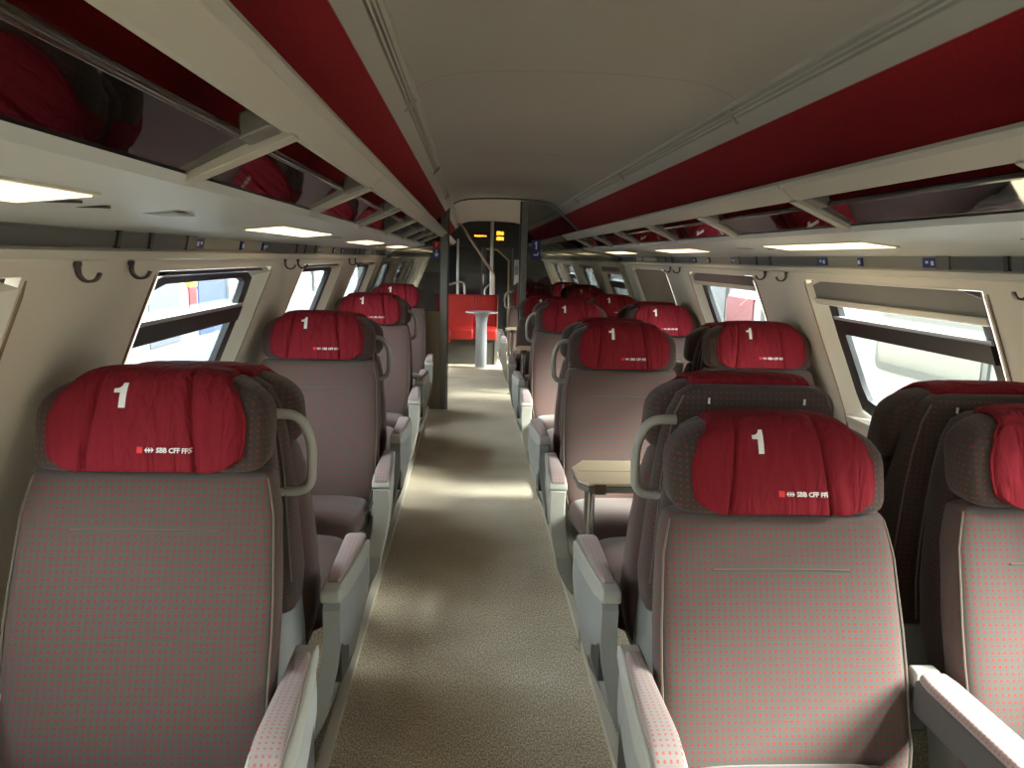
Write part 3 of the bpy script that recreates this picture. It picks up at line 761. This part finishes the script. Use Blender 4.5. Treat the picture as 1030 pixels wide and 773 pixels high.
bay_table(2.80, 2.86, 'beige folding table on a chrome leg between the nearest facing seats on the right')
bay_table(6.82, 6.74, 'small beige folding table just before the glass partition on the right')
bay_table(8.72, 8.66, 'small beige folding table beyond the glass partition on the right')
def side_table(y, label):
    root = empty('window_table', (0, 0, 0), label, 'table', 'small window tables on the left')
    v = [(-1.10, y-.16), (-.72, y-.16), (-.67, y-.10), (-.67, y+.10), (-.72, y+.16), (-1.10, y+.16)]
    MB().rings([[(a, b_, .70) for a, b_ in v], [(a, b_, .724) for a, b_ in v]]).build('table_top', mat('pale_table', (.7, .68, .62), .35), root, bevel=.004)
    MB().tube([(-.88, y, .70), (-.88, y, 0)], .018, 14).build('leg', STEEL, root)
side_table(2.92, 'pale small table between the nearest facing seats on the left')

# ------------------------------------------------------------------ glass partition
root = empty('glass_partition', (0, 0, 0), 'glass screen with grey post and tan lower panel left of the aisle', 'partition')
MB().box(-.295, -.225, PART-.03, PART+.03, 0, 1.97).build('post', POST, root, bevel=.006)
MB().box(-.222, -.212, PART-.028, PART+.028, 0, 1.97).build('edge_seal', BLACK, root)
MB().box(-1.12, -.297, PART-.02, PART+.02, 0.0, .97).build('lower_panel', TAN, root, bevel=.004)
MB().box(-1.09, -.297, PART-.005, PART+.005, .97, 1.50).build('glass_pane', PGLASS, root)
MB().rings([[(x, y, z) for x, z in ((-.297, 1.50), (-.297, 1.92), (-.38, 1.83), (-.80, 1.50))] for y in (PART-.004, PART+.004)]).build('upper_glass_pane', PGLASS, root)
root = empty('glass_partition', (0, 0, 0), 'dark tinted glass screen with grey post and curved frame right of the aisle', 'partition')
MB().box(.478, .538, PART-.03, PART+.03, 0, 2.045).build('post', POST, root, bevel=.006)
MB().box(.464, .477, PART-.028, PART+.028, 0, 2.04).build('edge_seal', BLACK, root)
MB().rings([[(x, y, z) for x, z in ((.54, .06), (1.78, .06), (1.72, 1.0), (1.50, 1.52), (1.15, 1.70), (.90, 1.95), (.80, 2.03), (.54, 2.05))] for y in (PART-.004, PART+.004)]).build('glass_pane', PGLASS, root)
pth = rounded([(.54, 0, 2.055), (.74, 0, 2.05), (.86, 0, 1.97), (1.13, 0, 1.72)], .1, 6)
rings = []
for i, p in enumerate(pth):
    t = (pth[min(i+1, len(pth)-1)]-pth[max(i-1, 0)]).normalized(); nrm = Vector((-t.z, 0, t.x))
    rings.append([(p.x+nrm.x*a, PART+b_, p.z+nrm.z*a) for a, b_ in ((-.03, -.02), (-.03, .02), (.03, .02), (.03, -.02))])
MB().rings(rings).build('curved_frame', POST, root)
struct(MB().rings([[(XC+x*1.0, PART-.012+dy, z+dz) for dy, dz in ((0, -.012), (.024, -.012), (.024, .01), (0, .01))] for x, z in cp]).build('trim_%d' % k_tr, mat('dark_arch_seal', (.05, .05, .05), .6))); k_tr += 1
# signs stuck on the glass
def sign_plate(x0, x1, z0, z1, m, name, label, parts):
    o = MB().box(x0, x1, PART-.035, PART-.031, z0, z1).build(name, m); tag(o, label, 'sign')
    for poly, pm in parts:
        v = [(x0+(x1-x0)*a, PART-.036, z0+(z1-z0)*b_) for a, b_ in poly]; w = [(x, y+.001, z) for x, y, z in v]; n = len(v)
        MB().rings([v, w]).build('symbol', pm, o, smooth=False)
FP = [(.38, .22), (.46, .22), (.46, .48), (.60, .48), (.60, .56), (.46, .56), (.46, .70), (.64, .70), (.64, .78), (.38, .78)]
sign_plate(-.37, -.298, 1.575, 1.645, REDS, 'prohibition_sign', 'small red square sign with white symbol beside the left post', [(FP, WHITE)])
AR = [(.44, .9), (.56, .9), (.56, .42), (.74, .56), (.74, .40), (.5, .16), (.26, .40), (.26, .56), (.44, .42)]
sign_plate(-.37, -.298, 1.480, 1.573, BLUE, 'direction_sign', 'small blue sign with white down arrow beside the left post', [(AR, WHITE)])
ON = [(.42, .52), (.58, .52), (.58, .93), (.46, .93), (.32, .85), (.32, .77), (.42, .79)]
CR = [(.2, .20), (.7, .20), (.8, .38), (.7, .38), (.62, .27), (.2, .27)]
sign_plate(.585, .668, 1.495, 1.68, BLUE, 'class_sign', 'blue sign with white number one on the right glass partition', [(ON, WHITE), (CR, WHITE)])

# ------------------------------------------------------------------ far vestibule: red couch, bistro table, rails, end wall
root = empty('red_couch', (0, 0, 0), 'bright red upholstered bench at the far end of the aisle', 'couch')
YC = 11.45
MB().box(-.50, .055, YC-.02, YC+.08, .50, .965).build('backrest', COUCH, root, bevel=.02)
MB().box(.058, .385, YC-.02, YC+.08, .50, .965).build('backrest', COUCH, root, bevel=.02)
MB().box(-.50, .055, YC-.50, YC-.02, .36, .52).build('seat_cushion', COUCH, root, bevel=.035)
MB().box(.058, .385, YC-.50, YC-.02, .36, .52).build('seat_cushion', COUCH, root, bevel=.035)
MB().box(-.50, -.26, YC-.95, YC-.50, .36, .52).build('side_cushion', COUCH, root, bevel=.03)
MB().box(-.50, .35, YC-.40, YC+.06, .0, .36).build('base_panel', mat('couch_base', (.05, .045, .035), .5), root)
MB().box(.355, .39, YC-.42, YC+.08, .0, .36).build('side_leg', STEEL, root)
MB().box(.385, .40, YC-.1, YC+.08, .36, .97).build('end_trim', mat('trim_rust', (.3, .08, .04), .5), root)
root = empty('bistro_table', (0, 0, 0), 'round grey pedestal table in front of the red bench', 'table')
MB().lathe(.155, 11.0 - .30, [(.15, .752), (.215, .757), (.222, .766), (.218, .776), (.0, .778)], 32).build('table_top', SILV, root)
MB().lathe(.155, 10.7, [(.078, .0), (.078, .42), (.072, .60), (.085, .70), (.11, .752)], 28).build('pedestal', SILV, root)
MB().lathe(.155, 10.7, [(.115, 0), (.11, .012), (.08, .016)], 28).build('foot', mat('pale_foot', (.6, .55, .48), .4), root)
def rail(path, rr, m, label, nm='handrail', cat='handrail'):
    return tag(MB().tube(path, rr, 12).build(nm, m), label, cat)
rail([(.305, 11.62, .0), (.297, 11.62, 2.04)], .024, STEEL, 'thick upright steel pole behind the right end of the red bench', 'grab_pole', 'pole')
rail([(-.185, 11.62, 0), (-.195, 11.62, 1.76)], .017, STEEL, 'thin upright steel pole behind the middle of the red bench', 'grab_pole', 'pole')
rail(rounded([(-.25, 11.60, 1.98), (-.15, 11.60, 1.96), (.33, 11.55, 1.265), (.335, 11.55, .97)], .05), .018, mat('copper_rail', (.42, .30, .24), .35, metal=.8), 'slanting copper-toned handrail descending from upper left to the pole')
rail(rounded([(-.35, 11.58, 1.09), (-.10, 11.58, 1.16), (-.085, 11.58, .90)], .08), .014, STEEL, 'bent steel rail loop above the left half of the red bench')
rail(rounded([(.205, 11.60, .90), (.205, 11.60, 1.05), (.28, 11.60, 1.12)], .06), .012, STEEL, 'short curved steel rail beside the upright pole')
rail(rounded([(.20, 12.66, 1.24), (.20, 12.60, 1.22), (.20, 12.60, 1.10), (.20, 12.66, 1.08)], .03), .010, STEEL, 'small bow door handle on the dark end wall', 'door_handle', 'handle')
struct(MB().box(XC-1.49, XC+1.49, 12.62, 12.72, 1.66, 2.10).build('wall_end', DKWALL))
struct(MB().box(XC-.80, .16, 12.62, 12.72, 0, 1.66).build('wall_end_left', mat('dark_glass_wall', (.012, .014, .016), .08)))
struct(MB().box(.66, 1.0, 12.62, 12.72, 0, 1.66).build('wall_end_right', DKWALL))
root = struct(empty('door_1', (0, 0, 0)))
MB().box(.17, .655, 12.66, 12.70, 0, 1.66).build('door_leaf', mat('door_dark', (.045, .05, .05), .35), root)
v = [(.24, .35), (.58, .35), (.58, 1.45), (.40, 1.62), (.24, 1.62)]
MB().rings([[(x, 12.655, z) for x, z in v], [(x, 12.658, z) for x, z in v]]).build('door_pane', mat('door_glass_dark', (.02, .022, .025), .1), root)
MB().tube([(.24, 12.64, 1.64), (.41, 12.64, 1.63), (.60, 12.64, 1.46), (.605, 12.64, .05)], .014, 8).build('door_seal', mat('olive_frame', (.30, .27, .15), .5), root)
def display(x0, x1, z0, z1, rows, label, nm='led_display'):
    root = MB().box(x0-.03, x1+.03, 12.585, 12.62, z0-.03, z1+.03).build(nm, BLACK); tag(root, label, 'display')
    rg = random.Random(int(x0*100)+5)
    for r_ in range(rows):
        mb = MB(); za = z0+(z1-z0)*r_/rows+.008; zb = z0+(z1-z0)*(r_+1)/rows-.008; x = x0
        while x < x1:
            w = rg.uniform(.010, .022); mb.box(x, min(x+w, x1), 12.580, 12.584, za+rg.uniform(0, .008), zb-rg.uniform(0, .012)); x += w+.006
        mb.build('lit_segments', AMBER, root)
display(.045, .235, 1.815, 1.862, 1, 'amber lit display line on the dark end wall, left of the pole')
display(.395, .505, 1.765, 1.925, 2, 'amber lit two-line display on the dark end wall, right of the pole')
o = empty('information_box', (0, 0, 0), 'pale wall box with round dark handset on the right of the end wall', 'box')
MB().box(.68, .80, 12.52, 12.62, 1.05, 1.48).build('housing', mat('pale_box', (.42, .42, .38), .5), o, bevel=.01)
MB().box(.69, .75, 12.47, 12.53, 1.24, 1.38).build('handset', mat('grey_handset', (.12, .13, .12), .5), o, bevel=.02)

# ------------------------------------------------------------------ outside: trains on the neighbouring tracks, platform ground
tag(MB().box(-60, 60, -40, 80, -2.3, -2.2).build('track_bed', mat('ballast', (.14, .14, .13), .9, noise=.3, nscale=3)), 'pale grey track bed outside the coach windows', 'ground', kind='structure')
def train(x, sgn, y0, y1, m, label, wins, doors=()):
    root = empty('neighbouring_train', (0, 0, 0), label, 'train')
    P = [(x, -1.2), (x, .9), (x+sgn*.12, 1.25), (x+sgn*.5, 1.6), (x+sgn*1.4, 1.8), (x+sgn*2.7, 1.3), (x+sgn*2.8, -1.2)]
    MB().prism(P, y0, y1).build('body', m, root, angle=40)
    for yc, zc, w, h in wins:
        L = rrect(yc-w/2, yc+w/2, zc-h/2, zc+h/2, .12)
        f = MB().rings([[(x-sgn*.03, y, z) for y, z in L], [(x+sgn*.02, y, z) for y, z in L]]).build('window', mat('train_window_frame', (.05, .06, .06), .3), root)
        L = rrect(yc-w/2+.08, yc+w/2-.08, zc-h/2+.08, zc+h/2-.08, .08)
        MB().rings([[(x-sgn*.04, y, z) for y, z in L], [(x-sgn*.03, y, z) for y, z in L]]).build('pane', mat('train_window_pane', (.085, .095, .088), .15), f)
    for ya, yb, z0, z1, mm in doors:
        MB().box(min(x-sgn*.02, x+sgn*.03), max(x-sgn*.02, x+sgn*.03), ya, yb, z0, z1).build('livery_panel', mm, root)
    return root
TW = mat('white_train_paint', (.20, .21, .20), .4, noise=.03, nscale=1)
TR = mat('red_train_paint', (.14, .010, .014), .4); TG = mat('grey_train_door', (.085, .09, .092), .4)
train(4.5, 1, -6, 11.8, TW, 'white train outside the nearest right window', [(7.45, .72, 1.9, .62), (4.9, .72, 1.9, .62), (10.3, .72, 1.9, .62)])
train(4.5, 1, 12.0, 40, TW, 'red and white train outside the farther right windows', [(22, .7, 2, .6), (26, .7, 2, .6)], [(12.3, 13.6, -1.1, .95, TR), (13.7, 15.2, -1.1, 1.15, TG), (15.3, 17.4, -1.1, .95, TR), (12.02, 12.25, -1.1, .5, BLUE)])
TB = mat('pale_blue_train', (.125, .15, .17), .4, noise=.06, nscale=2)
train(-4.2, -1, -6, 60, TB, 'pale blue-grey train outside the left windows', [(14.5, .8, 1.5, .6), (18, .8, 1.5, .6), (22, .8, 1.5, .6), (26, .8, 1.5, .6)],
      [(9.0, 9.7, .3, .95, TG), (10.5, 11.6, .2, 1.15, mat('grey_blue_panel', (.07, .08, .10), .5)), (12.0, 12.35, .95, 1.12, mat('yellow_stripe', (.25, .17, .02), .5)), (12.0, 12.3, .55, .95, TR), (12.4, 14.2, .2, 1.15, mat('mid_blue', (.035, .055, .13), .5))])
